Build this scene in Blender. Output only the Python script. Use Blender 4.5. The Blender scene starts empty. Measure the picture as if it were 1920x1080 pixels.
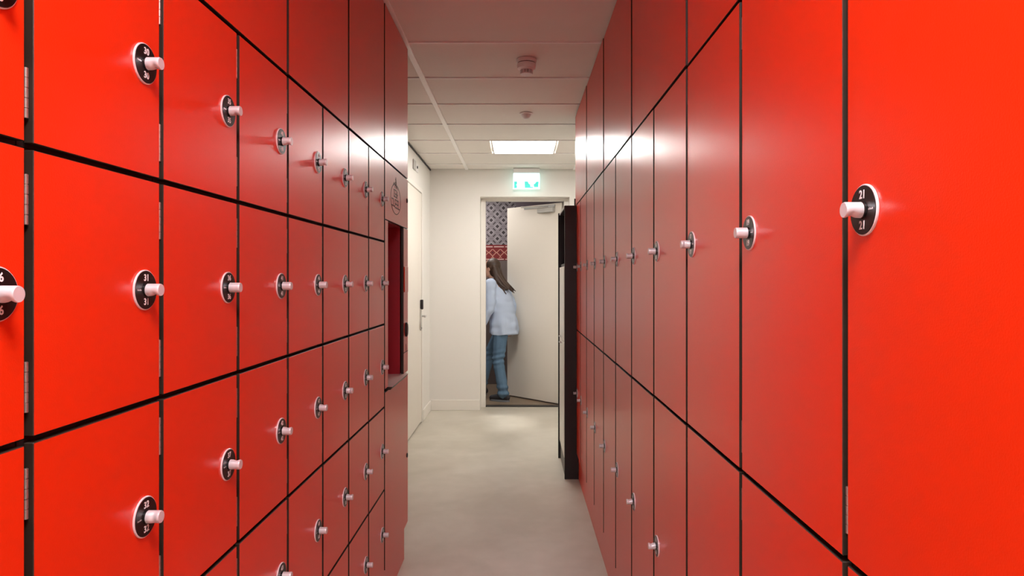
import bpy, bmesh, math, random
from mathutils import Vector, Matrix, Euler

random.seed(7)
SC = bpy.context.scene
COL = SC.collection
PI = math.pi

# ------------------------------------------------------------------ camera
F = 1250.0                       # focal length in pixels of a 1920 wide frame
CAMZ = 1.5
cd = bpy.data.cameras.new('camera')
cd.sensor_width = 36.0
cd.lens = F / 1920.0 * 36.0
cd.shift_x = -15.0 / 1920.0
cd.shift_y = -17.0 / 1920.0
cd.clip_start = 0.02
cam = bpy.data.objects.new('camera', cd)
cam.location = (0, 0, CAMZ)
cam.rotation_euler = (PI / 2, 0, 0)
COL.objects.link(cam)
SC.camera = cam

# ------------------------------------------------------------------ world, lamps, exposure
LAMP_FAR, LAMP_NEAR, LAMP_CORR_FILL, LAMP_DOWN = 33.0, 60.0, 18.0, 60.0
LAMP_COL = (1.0, 0.97, 0.935)      # far lamp, downlight and added corridor fill
NEAR_COL = (1.0, 0.95, 1.0)         # cooler lamp over the viewpoint
SC.view_settings.view_transform = 'Standard'
SC.view_settings.look = 'None'
SC.view_settings.exposure = 0.0
SC.view_settings.gamma = 1.0
SC.view_settings.use_curve_mapping = False
w = bpy.data.worlds.new('world'); SC.world = w
w.use_nodes = True
w.node_tree.nodes['Background'].inputs[0].default_value = (0.75, 0.7, 0.85, 1)
w.node_tree.nodes['Background'].inputs[1].default_value = 0.05

# ------------------------------------------------------------------ layout constants
H = 2.75                         # ceiling
YW = 7.622                       # far wall
XL, XR = -1.03, 0.95             # side walls
YB = -1.6                        # wall behind the camera
A0, SL = 0.618, 0.0037           # left bank face: X = -A0 + SL*Y
B0, SR = 0.442, -0.0038          # right bank face
def xl(y): return -A0 + SL * y
def xr(y): return B0 + SR * y
def YL(k): return 1.141 + 0.3075 * k     # column joints of the left bank
def YR(k): return 0.8995 + 0.4207 * k    # column joints of the right bank
TILE = 0.6233
TY0 = 3.527                      # a ceiling joint

# ------------------------------------------------------------------ helpers
def link(o, parent=None):
    COL.objects.link(o)
    if parent is not None: o.parent = parent
    return o
def obj(name, me, parent=None, loc=(0, 0, 0), rot=(0, 0, 0)):
    o = bpy.data.objects.new(name, me)
    o.location = loc; o.rotation_euler = rot
    return link(o, parent)
def empty(name, loc=(0, 0, 0), rz=0.0):
    o = bpy.data.objects.new(name, None)
    o.empty_display_size = 0.05
    o.location = loc; o.rotation_euler = (0, 0, rz)
    return link(o)
def tag(o, label, cat, group=None):
    o['label'] = label; o['category'] = cat
    if group: o['group'] = group
    return o
def struct(o, label=None, cat=None):
    o['kind'] = 'structure'
    if label: o['label'] = label
    if cat: o['category'] = cat
    return o
def mesh(bm, name, *mats, smooth=None):
    bm.normal_update()
    me = bpy.data.meshes.new(name)
    if smooth is not None:
        for f in bm.faces: f.smooth = True
        for e in bm.edges:
            if len(e.link_faces) == 2 and e.calc_face_angle(0) > math.radians(smooth): e.smooth = False
    bm.to_mesh(me); bm.free()
    for m in mats: me.materials.append(m)
    return me
def box(bm, x0, x1, y0, y1, z0, z1, bev=0.0, mi=0):
    vs = [bm.verts.new(p) for p in ((x0,y0,z0),(x1,y0,z0),(x1,y1,z0),(x0,y1,z0),(x0,y0,z1),(x1,y0,z1),(x1,y1,z1),(x0,y1,z1))]
    fs = [bm.faces.new([vs[i] for i in q]) for q in ((3,2,1,0),(4,5,6,7),(0,1,5,4),(1,2,6,5),(2,3,7,6),(3,0,4,7))]
    if (x1 - x0) * (y1 - y0) * (z1 - z0) < 0: bmesh.ops.reverse_faces(bm, faces=fs)
    for f in fs: f.material_index = mi
    if bev > 0:
        es = list({e for f in fs for e in f.edges})
        r = bmesh.ops.bevel(bm, geom=es, offset=bev, segments=1, affect='EDGES', profile=0.5)
        for f in r['faces']: f.material_index = mi
    return fs
def bx(*a, bev=0.0):
    bm = bmesh.new(); box(bm, *a, bev=bev); return bm
def lathe(bm, prof, axis='Z', n=24, mi=0, M=None):
    """prof: list of (r, h); revolve about axis."""
    rings = []
    def P(r, h, t):
        c, s = math.cos(t), math.sin(t)
        p = {'Z': (r*c, r*s, h), 'X': (h, r*c, r*s), 'Y': (r*s, h, r*c)}[axis]
        return (M @ Vector(p)) if M else p
    for r, h in prof:
        if r < 1e-6: rings.append([bm.verts.new(P(0, h, 0))])
        else: rings.append([bm.verts.new(P(r, h, 2*PI*i/n)) for i in range(n)])
    out = []
    for a, b in zip(rings, rings[1:]):
        for i in range(n):
            j = (i + 1) % n
            if len(a) == 1 and len(b) == 1: continue
            if len(a) == 1: f = bm.faces.new((a[0], b[j], b[i]))
            elif len(b) == 1: f = bm.faces.new((a[i], a[j], b[0]))
            else: f = bm.faces.new((a[i], a[j], b[j], b[i]))
            f.material_index = mi; out.append(f)
    if len(rings[0]) > 1: f = bm.faces.new(list(reversed(rings[0]))); f.material_index = mi; out.append(f)
    if len(rings[-1]) > 1: f = bm.faces.new(rings[-1]); f.material_index = mi; out.append(f)
    bmesh.ops.recalc_face_normals(bm, faces=out)
    return out
def tube(bm, pts, r, n=8, mi=0):
    """a round bar along points"""
    pts = [Vector(p) for p in pts]; rings = []
    for i, p in enumerate(pts):
        d = (pts[min(i+1, len(pts)-1)] - pts[max(i-1, 0)]).normalized()
        u = d.orthogonal().normalized() if i == 0 else (u - d * u.dot(d)).normalized()
        v = d.cross(u)
        rr = r[i] if isinstance(r, (list, tuple)) else r
        rings.append([bm.verts.new(p + (u*math.cos(2*PI*k/n) + v*math.sin(2*PI*k/n))*rr) for k in range(n)])
    fs = []
    for a, b in zip(rings, rings[1:]):
        for k in range(n):
            fs.append(bm.faces.new((a[k], a[(k+1)%n], b[(k+1)%n], b[k])))
    fs.append(bm.faces.new(list(reversed(rings[0])))); fs.append(bm.faces.new(rings[-1]))
    for f in fs: f.material_index = mi
    bmesh.ops.recalc_face_normals(bm, faces=fs)

# ------------------------------------------------------------------ materials
def srgb(r, g, b):
    f = lambda c: (c/255/12.92) if c/255 <= 0.04045 else ((c/255+0.055)/1.055)**2.4
    return (f(r), f(g), f(b), 1)
class NT:
    def __init__(s, name):
        s.m = bpy.data.materials.new(name); s.m.use_nodes = True
        s.t = s.m.node_tree; s.b = s.t.nodes['Principled BSDF']
    def n(s, typ, **kw):
        nd = s.t.nodes.new(typ)
        for k, v in kw.items():
            if k.startswith('i_'):
                nd.inputs[k[2:].replace('_', ' ')].default_value = v
            else: setattr(nd, k, v)
        return nd
    def l(s, a, b): s.t.links.new(a, b)
    def math(s, op, a, b=None, c=None):
        nd = s.t.nodes.new('ShaderNodeMath'); nd.operation = op
        for i, v in enumerate((a, b, c)):
            if v is None: continue
            if isinstance(v, (int, float)): nd.inputs[i].default_value = v
            else: s.l(v, nd.inputs[i])
        return nd.outputs[0]
    def mix(s, fac, c1, c2):
        nd = s.t.nodes.new('ShaderNodeMix'); nd.data_type = 'RGBA'
        for i, v in ((0, fac), (6, c1), (7, c2)):
            if isinstance(v, (int, float, tuple)): nd.inputs[i].default_value = v
            else: s.l(v, nd.inputs[i])
        return nd.outputs[2]
def mat(name, col, rough=0.5, metal=0.0, vary=0.06, scale=6.0, bump=0.0, bscale=200.0, spec=0.5, rvary=0.0):
    k = NT(name)
    tc = k.n('ShaderNodeTexCoord')
    nz = k.n('ShaderNodeTexNoise'); nz.inputs['Scale'].default_value = scale; nz.inputs['Detail'].default_value = 4
    k.l(tc.outputs['Object'], nz.inputs['Vector'])
    lo = tuple(c*(1-vary) for c in col[:3]) + (1,); hi = tuple(min(1, c*(1+vary)) for c in col[:3]) + (1,)
    k.l(k.mix(nz.outputs['Fac'], lo, hi), k.b.inputs['Base Color'])
    k.b.inputs['Roughness'].default_value = rough
    if rvary: k.l(k.math('MULTIPLY_ADD', nz.outputs['Fac'], rvary*2, rough - rvary), k.b.inputs['Roughness'])
    k.b.inputs['Metallic'].default_value = metal
    k.b.inputs['Specular IOR Level'].default_value = spec
    if bump > 0:
        n2 = k.n('ShaderNodeTexNoise'); n2.inputs['Scale'].default_value = bscale; n2.inputs['Detail'].default_value = 2
        k.l(tc.outputs['Object'], n2.inputs['Vector'])
        bp = k.n('ShaderNodeBump'); bp.inputs['Strength'].default_value = bump; bp.inputs['Distance'].default_value = 0.001
        k.l(n2.outputs['Fac'], bp.inputs['Height']); k.l(bp.outputs['Normal'], k.b.inputs['Normal'])
    return k.m
def emis(name, col, strength, rough=0.4):
    k = NT(name)
    k.b.inputs['Base Color'].default_value = col if len(col) == 4 else tuple(col) + (1,)
    k.b.inputs['Emission Color'].default_value = col if len(col) == 4 else tuple(col) + (1,)
    k.b.inputs['Emission Strength'].default_value = strength
    k.b.inputs['Roughness'].default_value = rough
    return k.m

M = {}
M['red'] = mat('red_laminate', (0.74, 0.030, 0.003, 1), 0.29, vary=0.04, scale=3, bump=0.20, bscale=420, rvary=0.03, spec=0.58)
M['core'] = mat('dark_laminate_core', srgb(46, 36, 27), 0.45, vary=0.15, scale=30)
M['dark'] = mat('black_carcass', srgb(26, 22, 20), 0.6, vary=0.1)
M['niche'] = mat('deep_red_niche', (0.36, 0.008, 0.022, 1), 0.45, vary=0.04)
M['silver'] = mat('satin_aluminium', (0.78, 0.76, 0.76, 1), 0.30, metal=0.85, vary=0.03, scale=60)
M['knob'] = mat('pale_knob_metal', (0.72, 0.70, 0.71, 1), 0.36, metal=0.25, vary=0.03, scale=60)
M['rim'] = mat('bright_rim_metal', (0.84, 0.83, 0.84, 1), 0.25, metal=0.2, vary=0.02)
M['disc'] = mat('black_lock_face', srgb(20, 17, 17), 0.28, vary=0.1)
M['sleeve'] = mat('dark_knob_sleeve', srgb(40, 38, 38), 0.25, metal=0.3, vary=0.1)
M['digit'] = mat('white_print', (0.85, 0.83, 0.82, 1), 0.5, vary=0.02)
M['hinge'] = mat('nickel_hinge', (0.40, 0.35, 0.31, 1), 0.38, metal=0.8, vary=0.15, scale=300)
M['wall'] = mat('cream_wall_paint', srgb(236, 232, 225), 0.65, vary=0.015, scale=2.5, bump=0.05, bscale=160)
M['white'] = mat('white_gloss_paint', srgb(240, 235, 226), 0.35, vary=0.015, scale=3)
M['leaf'] = mat('cream_door_lacquer', srgb(232, 224, 212), 0.42, vary=0.015, scale=3)
M['tile'] = mat('mineral_ceiling_tile', srgb(236, 230, 222), 0.85, vary=0.02, scale=8, bump=0.12, bscale=240)
M['bar'] = mat('white_grid_bar', srgb(250, 247, 243), 0.4, vary=0.01)
M['black'] = mat('black_cabinet_board', srgb(24, 20, 23), 0.42, vary=0.15, scale=14)
M['plastic'] = mat('white_plastic', srgb(236, 232, 230), 0.4, vary=0.02)
M['greyplastic'] = mat('grey_plastic', srgb(190, 186, 180), 0.45, vary=0.02)
M['steel'] = mat('brushed_steel', (0.62, 0.61, 0.59, 1), 0.32, metal=0.9, vary=0.06, scale=80)
M['etch'] = mat('etched_dark_line', srgb(104, 52, 38), 0.6, vary=0.1)
M['ledge'] = mat('pale_ledge_laminate', srgb(226, 206, 196), 0.35, vary=0.03)
M['greytoe'] = mat('grey_toe_plate', srgb(92, 88, 84), 0.45, vary=0.1)
M['corrwall'] = mat('taupe_wall_paint', srgb(112, 98, 94), 0.6, vary=0.04)
M['mauve'] = mat('mauve_wall_paint', srgb(126, 112, 120), 0.6, vary=0.03)
M['corrfloor'] = mat('brown_corridor_floor', srgb(136, 118, 98), 0.35, vary=0.08, scale=4)
M['threshold'] = mat('dark_threshold', srgb(38, 32, 28), 0.5, vary=0.1)

def floor_mat():
    k = NT('resin_floor')
    tc = k.n('ShaderNodeTexCoord')
    n1 = k.n('ShaderNodeTexNoise'); n1.inputs['Scale'].default_value = 1.3; n1.inputs['Detail'].default_value = 7; n1.inputs['Distortion'].default_value = 0.8
    n2 = k.n('ShaderNodeTexNoise'); n2.inputs['Scale'].default_value = 9; n2.inputs['Detail'].default_value = 6
    k.l(tc.outputs['Object'], n1.inputs['Vector']); k.l(tc.outputs['Object'], n2.inputs['Vector'])
    f = k.math('ADD', k.math('MULTIPLY', n1.outputs['Fac'], 0.7), k.math('MULTIPLY', n2.outputs['Fac'], 0.3))
    r = k.n('ShaderNodeValToRGB')
    r.color_ramp.elements[0].position = 0.36; r.color_ramp.elements[0].color = srgb(186, 178, 162)
    r.color_ramp.elements[1].position = 0.66; r.color_ramp.elements[1].color = srgb(207, 200, 186)
    k.l(f, r.inputs[0]); k.l(r.outputs[0], k.b.inputs['Base Color'])
    k.l(k.math('MULTIPLY_ADD', n2.outputs['Fac'], 0.16, 0.30), k.b.inputs['Roughness'])
    bp = k.n('ShaderNodeBump'); bp.inputs['Strength'].default_value = 0.05; bp.inputs['Distance'].default_value = 0.004
    k.l(n2.outputs['Fac'], bp.inputs['Height']); k.l(bp.outputs['Normal'], k.b.inputs['Normal'])
    return k.m
M['floor'] = floor_mat()

def pattern_mat():
    """printed wall covering: grey lattice of dark diamonds, a red border below it"""
    k = NT('printed_lattice_paper')
    tc = k.n('ShaderNodeTexCoord'); sp = k.n('ShaderNodeSeparateXYZ'); k.l(tc.outputs['Object'], sp.inputs[0])
    P = 0.175
    u = k.math('DIVIDE', sp.outputs['X'], P); v = k.math('DIVIDE', sp.outputs['Z'], P)
    def tri(x): return k.math('ABSOLUTE', k.math('SUBTRACT', x, k.math('ROUND', x)))
    a, b = tri(u), tri(v)
    d = k.math('ADD', a, b); m = k.math('MINIMUM', d, k.math('SUBTRACT', 1.0, d))
    t = k.math('ABSOLUTE', k.math('SUBTRACT', a, b))
    dia = k.math('LESS_THAN', m, 0.15)
    dash = k.math('MULTIPLY', k.math('GREATER_THAN', m, 0.44), k.math('LESS_THAN', t, 0.2))
    ring = k.math('MULTIPLY', k.math('GREATER_THAN', m, 0.20), k.math('LESS_THAN', m, 0.27))
    dots = k.math('MULTIPLY', k.math('GREATER_THAN', t, 0.38), k.math('GREATER_THAN', tri(k.math('MULTIPLY', u, 8.0)), 0.3))
    dk = k.math('MAXIMUM', dia, dash)
    c = k.mix(ring, srgb(132, 122, 126), srgb(168, 158, 160))
    c = k.mix(dots, c, srgb(100, 88, 94))
    c = k.mix(dk, c, srgb(44, 30, 34))
    # red border
    zb = sp.outputs['Z']                                  # object origin sits at the border's top edge
    inb = k.math('LESS_THAN', zb, 0.0)
    u2 = tri(k.math('DIVIDE', sp.outputs['X'], 0.11)); v2 = tri(k.math('DIVIDE', zb, 0.11))
    d2 = k.math('ADD', u2, v2)
    motif = k.math('MULTIPLY', k.math('GREATER_THAN', d2, 0.40), k.math('LESS_THAN', d2, 0.52))
    core2 = k.math('LESS_THAN', d2, 0.14)
    def line(z, h): return k.math('LESS_THAN', k.math('ABSOLUTE', k.math('SUBTRACT', zb, z)), h)
    ln = k.math('MAXIMUM', line(-0.028, 0.006), line(-0.205, 0.006))
    ln = k.math('MULTIPLY', ln, k.math('GREATER_THAN', tri(k.math('DIVIDE', sp.outputs['X'], 0.16)), 0.06))
    mid = k.math('LESS_THAN', k.math('ABSOLUTE', k.math('ADD', zb, 0.125)), 0.062)
    rc = k.mix(k.math('MULTIPLY', motif, mid), srgb(122, 18, 22), srgb(206, 150, 130))
    rc = k.mix(k.math('MULTIPLY', core2, mid), rc, srgb(70, 8, 12))
    rc = k.mix(ln, rc, srgb(224, 190, 180))
    k.l(k.mix(inb, c, rc), k.b.inputs['Base Color'])
    k.b.inputs['Roughness'].default_value = 0.55
    return k.m
M['pattern'] = pattern_mat()

# printed numbers, made while the scene is still empty
_num = {}
def number_mesh(s):
    """printed number as a thin mesh in the xy plane, centred"""
    if s in _num: return _num[s]
    cu = bpy.data.curves.new('number', 'FONT'); cu.body = s
    cu.size = 0.0150; cu.align_x = 'CENTER'; cu.align_y = 'CENTER'
    cu.extrude = 0.00015; cu.offset = 0.00032; cu.resolution_u = 3; cu.space_character = 1.05
    o = bpy.data.objects.new('number', cu); COL.objects.link(o)
    bpy.context.view_layer.update()
    me = bpy.data.meshes.new_from_object(o.evaluated_get(bpy.context.evaluated_depsgraph_get()))
    bpy.data.objects.remove(o); bpy.data.curves.remove(cu)
    me.materials.clear(); me.materials.append(M['digit'])
    me.name = 'number'
    _num[s] = me
    return me
for q_ in list(range(1, 25)) + list(range(25, 65)): number_mesh(str(q_))

# ================================================================== SETTING
# floor
fl = obj('floor', mesh(bx(XL - 0.15, XR + 0.15, YB - 0.1, YW + 0.25, -0.1, 0.0), 'floor', M['floor'])); struct(fl, 'grey beige poured resin floor of the locker room', 'floor')

# far wall with door opening
DX0, DX1, DZ = -0.457, 0.567, 2.44      # opening in the wall
WT = 0.25
bm = bmesh.new()
box(bm, XL - 0.15, DX0, YW, YW + WT, 0, H + 0.1)
box(bm, DX1, XR + 0.15, YW, YW + WT, 0, H + 0.1)
box(bm, DX0, DX1, YW, YW + WT, DZ, H + 0.1)
struct(obj('wall_far', mesh(bm, 'wall_far', M['wall'])), 'cream painted end wall around the open doorway', 'wall')
# left wall with the recess of the closed door
LY0, LY1, LZ = 6.02, 7.02, 2.44
bm = bmesh.new()
box(bm, XL - 0.15, XL, YB, LY0, 0, H + 0.1)
box(bm, XL - 0.15, XL, LY1, YW, 0, H + 0.1)
box(bm, XL - 0.15, XL, LY0, LY1, LZ, H + 0.1)
struct(obj('wall_left', mesh(bm, 'wall_left', M['wall'])), 'cream painted side wall beyond the left lockers', 'wall')
struct(obj('wall_right', mesh(bx(XR, XR + 0.15, YB, YW, 0, H + 0.1), 'wall_right', M['wall'])), 'cream wall behind the right lockers', 'wall')
struct(obj('wall_back', mesh(bx(XL - 0.15, XR + 0.15, YB - 0.15, YB, 0, H + 0.1), 'wall_back', M['wall'])), 'cream wall behind the viewpoint', 'wall')
# baseboards
bm = bmesh.new(); box(bm, XL + 0.014, DX0 - 0.005, YW - 0.014, YW, 0, 0.118, 0.003)
struct(obj('baseboard_far', mesh(bm, 'baseboard_far', M['white'])), 'white baseboard along the end wall', 'baseboard')
bm = bmesh.new(); box(bm, XL, XL + 0.014, LY1 + 0.005, YW, 0, 0.118, 0.003)
struct(obj('baseboard_left', mesh(bm, 'baseboard_left', M['white'])), 'white baseboard between side door and corner', 'baseboard')

# ceiling: plenum slab, tiles, grid bars
cl = obj('ceiling', mesh(bx(XL - 0.15, XR + 0.15, YB, YW, H + 0.13, H + 0.2), 'ceiling', M['tile'])); struct(cl, 'suspended ceiling of pale mineral tiles in a white grid', 'ceiling')
xs = [XL, -0.607, 0.62, XR]
rows = []
y = TY0
while y - TILE > YB: y -= TILE
ys = [YB] + [y + TILE * i for i in range(40) if y + TILE * i < YW - 0.05] + [YW]
LAMP_X0, LAMP_X1 = -0.268, 0.343
lampcells = []
tmesh = {}
def tile(x0, x1, y0, y1):
    w_, d_ = x1 - x0, y1 - y0
    key = (round(w_, 3), round(d_, 3))
    if key not in tmesh:
        b = bmesh.new(); box(b, 0.009, w_ - 0.009, 0.009, d_ - 0.009, 0.003, 0.02, 0.004)
        tmesh[key] = mesh(b, 'ceiling_tile', M['tile'])
    obj('ceiling_tile', tmesh[key], cl, (x0, y0, H))
lampY = []
for j in range(len(ys) - 1):
    y0, y1 = ys[j], ys[j + 1]
    lamp = abs((y0 + y1) / 2 - (6.01 + 0.31)) < 0.1 or abs((y0 + y1) / 2 - 0.1) < 0.12
    for i in range(3):
        if i == 1 and lamp:
            lampY.append((y0, y1))
            tile(xs[1], LAMP_X0, y0, y1); tile(LAMP_X1, xs[2], y0, y1)
        else: tile(xs[i], xs[i + 1], y0, y1)
barm = {}
for yy in ys[1:-1]:
    if 'x' not in barm:
        b = bmesh.new(); box(b, XL, XR, -0.008, 0.008, -0.004, 0.02, 0.002); barm['x'] = mesh(b, 'grid_cross_bar', M['bar'])
    obj('grid_cross_bar', barm['x'], cl, (0, yy, H))
for xx in xs[1:3]:
    if 'y' not in barm:
        b = bmesh.new(); box(b, -0.017, 0.017, YB, YW, -0.006, 0.02, 0.002); barm['y'] = mesh(b, 'grid_runner', M['bar'])
    obj('grid_runner', barm['y'], cl, (xx, 0, H))
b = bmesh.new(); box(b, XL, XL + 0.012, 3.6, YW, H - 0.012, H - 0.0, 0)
obj('shadow_gap_left', mesh(b, 'shadow_gap_left', M['dark']), cl)  # solid dark strip, its colour standing in for the shade of a gap

# ------------------------------------------------------------------ ceiling lamps
def ceiling_lamp(y0, y1, strength, label, col=LAMP_COL, rec=0.0):
    t = empty('ceiling_lamp', ((LAMP_X0 + LAMP_X1) / 2, (y0 + y1) / 2, H)); tag(t, label, 'lamp', 'square panel lamps in the ceiling')
    hx, hy = (LAMP_X1 - LAMP_X0) / 2 - 0.004, (y1 - y0) / 2 - 0.006
    bm = bmesh.new()
    for a in ((-hx, hx, -hy, -hy + 0.014), (-hx, hx, hy - 0.014, hy), (-hx, -hx + 0.014, -hy + 0.014, hy - 0.014), (hx - 0.014, hx, -hy + 0.014, hy - 0.014)):
        box(bm, *a, -0.004, 0.02 + rec)
    obj('lamp_frame', mesh(bm, 'lamp_frame', M['greytoe'] if rec else M['bar']), t)
    obj('lamp_diffuser', mesh(bx(-hx + 0.014, hx - 0.014, -hy + 0.014, hy - 0.014, -0.002 + rec, 0.015 + rec), 'lamp_diffuser', emis('lamp_diffuser_%d' % int(strength), col, strength)), t)
lampY.sort()
ceiling_lamp(*lampY[0], LAMP_NEAR, 'bright square ceiling panel lamp above the nearest lockers, over the viewpoint', NEAR_COL, 0.085)
ceiling_lamp(*lampY[1], LAMP_FAR, 'bright white square ceiling panel lamp in front of the doorway')

# ------------------------------------------------------------------ end door
YF = YW + 0.235                          # plane of the frame
d1 = empty('door_1', (0, YF, 0)); struct(d1, 'cream door standing open at the end of the room', 'door')
JX0, JX1, JZ = -0.402, 0.515, 2.412
bm = bmesh.new()
box(bm, DX0, JX0, -0.075, 0.03, 0, DZ, 0.002)
box(bm, JX1, DX1, -0.075, 0.03, 0, DZ, 0.002)
box(bm, JX0, JX1, -0.075, 0.03, JZ, DZ, 0.002)
obj('door_frame', mesh(bm, 'door_frame', M['white']), d1)
bm = bmesh.new(); box(bm, JX0, JX1, -0.05, 0.03, 0.0, 0.012, 0.003)
obj('threshold', mesh(bm, 'threshold', M['threshold']), d1)
# leaf: modelled closed along -X from the hinge, then swung away by 45 degrees
LW = 0.93
leaf = empty('leaf_pivot', (JX1 - 0.005, 0.045, 0)); 
bpy.data.objects.remove(leaf)
ang = -math.radians(45)
def leafobj(name, me, parent=None):
    o = obj(name, me, parent or d1)
    if parent is None:
        o.location = (JX1 - 0.008, 0.05, 0); o.rotation_euler = (0, 0, ang)
    return o
bm = bmesh.new(); box(bm, -LW, 0, -0.02, 0.02, 0.016, 2.405, 0.002)
lf = leafobj('door_leaf', mesh(bm, 'door_leaf', M['leaf']))
# handle set: back plate, lever, keyhole
bm = bmesh.new(); box(bm, -LW + 0.045, -LW + 0.085, -0.027, -0.02, 0.97, 1.19, 0.003); obj('handle_plate', mesh(bm, 'handle_plate', M['steel']), lf)
bm = bmesh.new(); tube(bm, [(-LW + 0.065, -0.025, 1.11), (-LW + 0.065, -0.07, 1.11), (-LW + 0.075, -0.077, 1.11), (-LW + 0.19, -0.077, 1.11)], 0.009, 10)
obj('lever_handle', mesh(bm, 'lever_handle', M['steel'], smooth=40), lf)
bm = bmesh.new(); lathe(bm, [(0.009, -0.0285), (0.009, -0.0265)], 'Y', 14, M=Matrix.Translation((-LW + 0.065, 0, 1.02))); obj('keyhole', mesh(bm, 'keyhole', M['dark']), lf)
# door closer: body on the leaf near the hinge, arm to the frame
bm = bmesh.new(); box(bm, -0.36, -0.10, -0.07, -0.02, 2.30, 2.36, 0.006); obj('closer_body', mesh(bm, 'closer_body', M['greyplastic']), lf)
bm = bmesh.new(); tube(bm, [(-0.20, -0.045, 2.365), (-0.42, -0.10, 2.375), (-0.54, -0.16, 2.38)], 0.009, 8); obj('closer_arm', mesh(bm, 'closer_arm', M['steel'], smooth=40), lf)
bm = bmesh.new(); box(bm, -0.62, -0.10, -0.028, -0.02, 2.362, 2.392, 0.002); obj('closer_rail', mesh(bm, 'closer_rail', M['steel']), lf)
for z in (0.25, 1.2, 2.15):
    bm = bmesh.new(); lathe(bm, [(0.009, z - 0.045), (0.009, z - 0.002), (0.007, z), (0.009, z + 0.002), (0.009, z + 0.045)], 'Z', 12, M=Matrix.Translation((0.004, -0.026, 0)))
    obj('door_hinge', mesh(bm, 'door_hinge', M['steel'], smooth=40), lf)

# ------------------------------------------------------------------ side door (closed, in the left wall)
d2 = empty('door_2', (XL, LY0, 0)); struct(d2, 'closed white door in the left wall beyond the lockers', 'door')
D2 = LY1 - LY0
bm = bmesh.new()
box(bm, -0.09, 0.008, 0, 0.045, 0, LZ, 0.002); box(bm, -0.09, 0.008, D2 - 0.045, D2, 0, LZ, 0.002); box(bm, -0.09, 0.008, 0.045, D2 - 0.045, LZ - 0.045, LZ, 0.002)
obj('door_frame', mesh(bm, 'door_frame', M['white']), d2)
bm = bmesh.new(); box(bm, -0.045, -0.002, 0.048, D2 - 0.048, 0.012, LZ - 0.048, 0.002)
lf2 = obj('door_leaf', mesh(bm, 'door_leaf', M['leaf']), d2)
hy = D2 - 0.115
bm = bmesh.new(); box(bm, -0.002, 0.012, hy - 0.02, hy + 0.02, 0.965, 1.20, 0.004); obj('handle_plate', mesh(bm, 'handle_plate', M['steel']), lf2)
bm = bmesh.new(); box(bm, -0.002, 0.028, hy - 0.022, hy + 0.022, 1.185, 1.285, 0.006); obj('card_reader', mesh(bm, 'card_reader', M['black']), lf2)
bm = bmesh.new(); tube(bm, [(0.01, hy, 1.115), (0.052, hy, 1.115), (0.06, hy - 0.012, 1.115), (0.06, hy - 0.12, 1.115)], 0.0095, 10); obj('lever_handle', mesh(bm, 'lever_handle', M['steel'], smooth=40), lf2)
bm = bmesh.new(); lathe(bm, [(0.011, 0.011), (0.011, 0.014)], 'X', 14, M=Matrix.Translation((0, hy, 0.99))); obj('lock_cylinder', mesh(bm, 'lock_cylinder', M['dark']), lf2)

# ------------------------------------------------------------------ corridor beyond the doorway
YC0, YC1 = YW + WT, 9.5
struct(obj('floor_corridor', mesh(bx(-2.4, 1.9, YC0, YC1 + 0.1, -0.1, 0.0), 'floor_corridor', M['corrfloor'])), 'brown floor of the corridor beyond the door', 'floor')
struct(obj('ceiling_corridor', mesh(bx(-2.4, 1.9, YC0, YC1 + 0.1, H, H + 0.1), 'ceiling_corridor', M['tile'])), 'pale ceiling of the corridor beyond the door', 'ceiling')
ZB = 1.986
bm = bmesh.new(); box(bm, -2.4, -0.06, YC1, YC1 + 0.1, 0, 1.766)
wc = obj('wall_corridor', mesh(bm, 'wall_corridor', M['corrwall'])); struct(wc, 'taupe corridor wall under a printed lattice wall covering', 'wall')
bm = bmesh.new(); box(bm, -2.31, 0.0, -0.004, 0.1, 1.766 - ZB, H - ZB)
obj('printed_wall_covering', mesh(bm, 'printed_wall_covering', M['pattern']), wc, (-0.06, YC1, ZB))['label'] = 'grey diamond lattice print with a red ornamental border'
struct(obj('wall_corridor_mauve', mesh(bx(-0.06, 1.9, YC1, YC1 + 0.1, 0, H), 'wall_corridor_mauve', M['mauve'])), 'mauve grey corridor wall behind the door leaf', 'wall')
struct(obj('wall_corridor_left', mesh(bx(-2.5, -2.4, YC0, YC1, 0, H), 'wall_corridor_left', M['corrwall'])), 'taupe end wall of the corridor on the left', 'wall')
struct(obj('wall_corridor_right', mesh(bx(1.9, 2.0, YC0, YC1, 0, H), 'wall_corridor_right', M['corrwall'])), 'taupe end wall of the corridor on the right', 'wall')
t = empty('corridor_lamp', (-0.75, 8.75, H)); tag(t, 'square ceiling lamp in the corridor beyond the doorway', 'lamp')  # unseen panel, added to give the corridor ambient light
bm = bmesh.new()
for a in ((-0.3, 0.3, -0.3, -0.285), (-0.3, 0.3, 0.285, 0.3), (-0.3, -0.285, -0.285, 0.285), (0.285, 0.3, -0.285, 0.285)): box(bm, *a, -0.018, 0.0)
obj('lamp_frame', mesh(bm, 'lamp_frame', M['bar']), t)
obj('lamp_diffuser', mesh(bx(-0.285, 0.285, -0.285, 0.285, -0.014, -0.001), 'lamp_diffuser', emis('lamp_diffuser_corridor', LAMP_COL, LAMP_CORR_FILL)), t)

t = empty('downlight', (-0.415, 8.06, H)); tag(t, 'small round recessed downlight just beyond the door head', 'lamp')
bm = bmesh.new(); lathe(bm, [(0.05, -0.001), (0.052, -0.012), (0.068, -0.008), (0.072, 0.0)], 'Z', 28); obj('trim_ring', mesh(bm, 'trim_ring', M['bar'], smooth=40), t)
bm = bmesh.new(); lathe(bm, [(0.05, -0.002), (0.05, -0.013), (0.03, -0.0145), (0.0, -0.015)], 'Z', 24); obj('lens', mesh(bm, 'lens', emis('downlight_glow', LAMP_COL, LAMP_DOWN), smooth=40), t)

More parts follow.
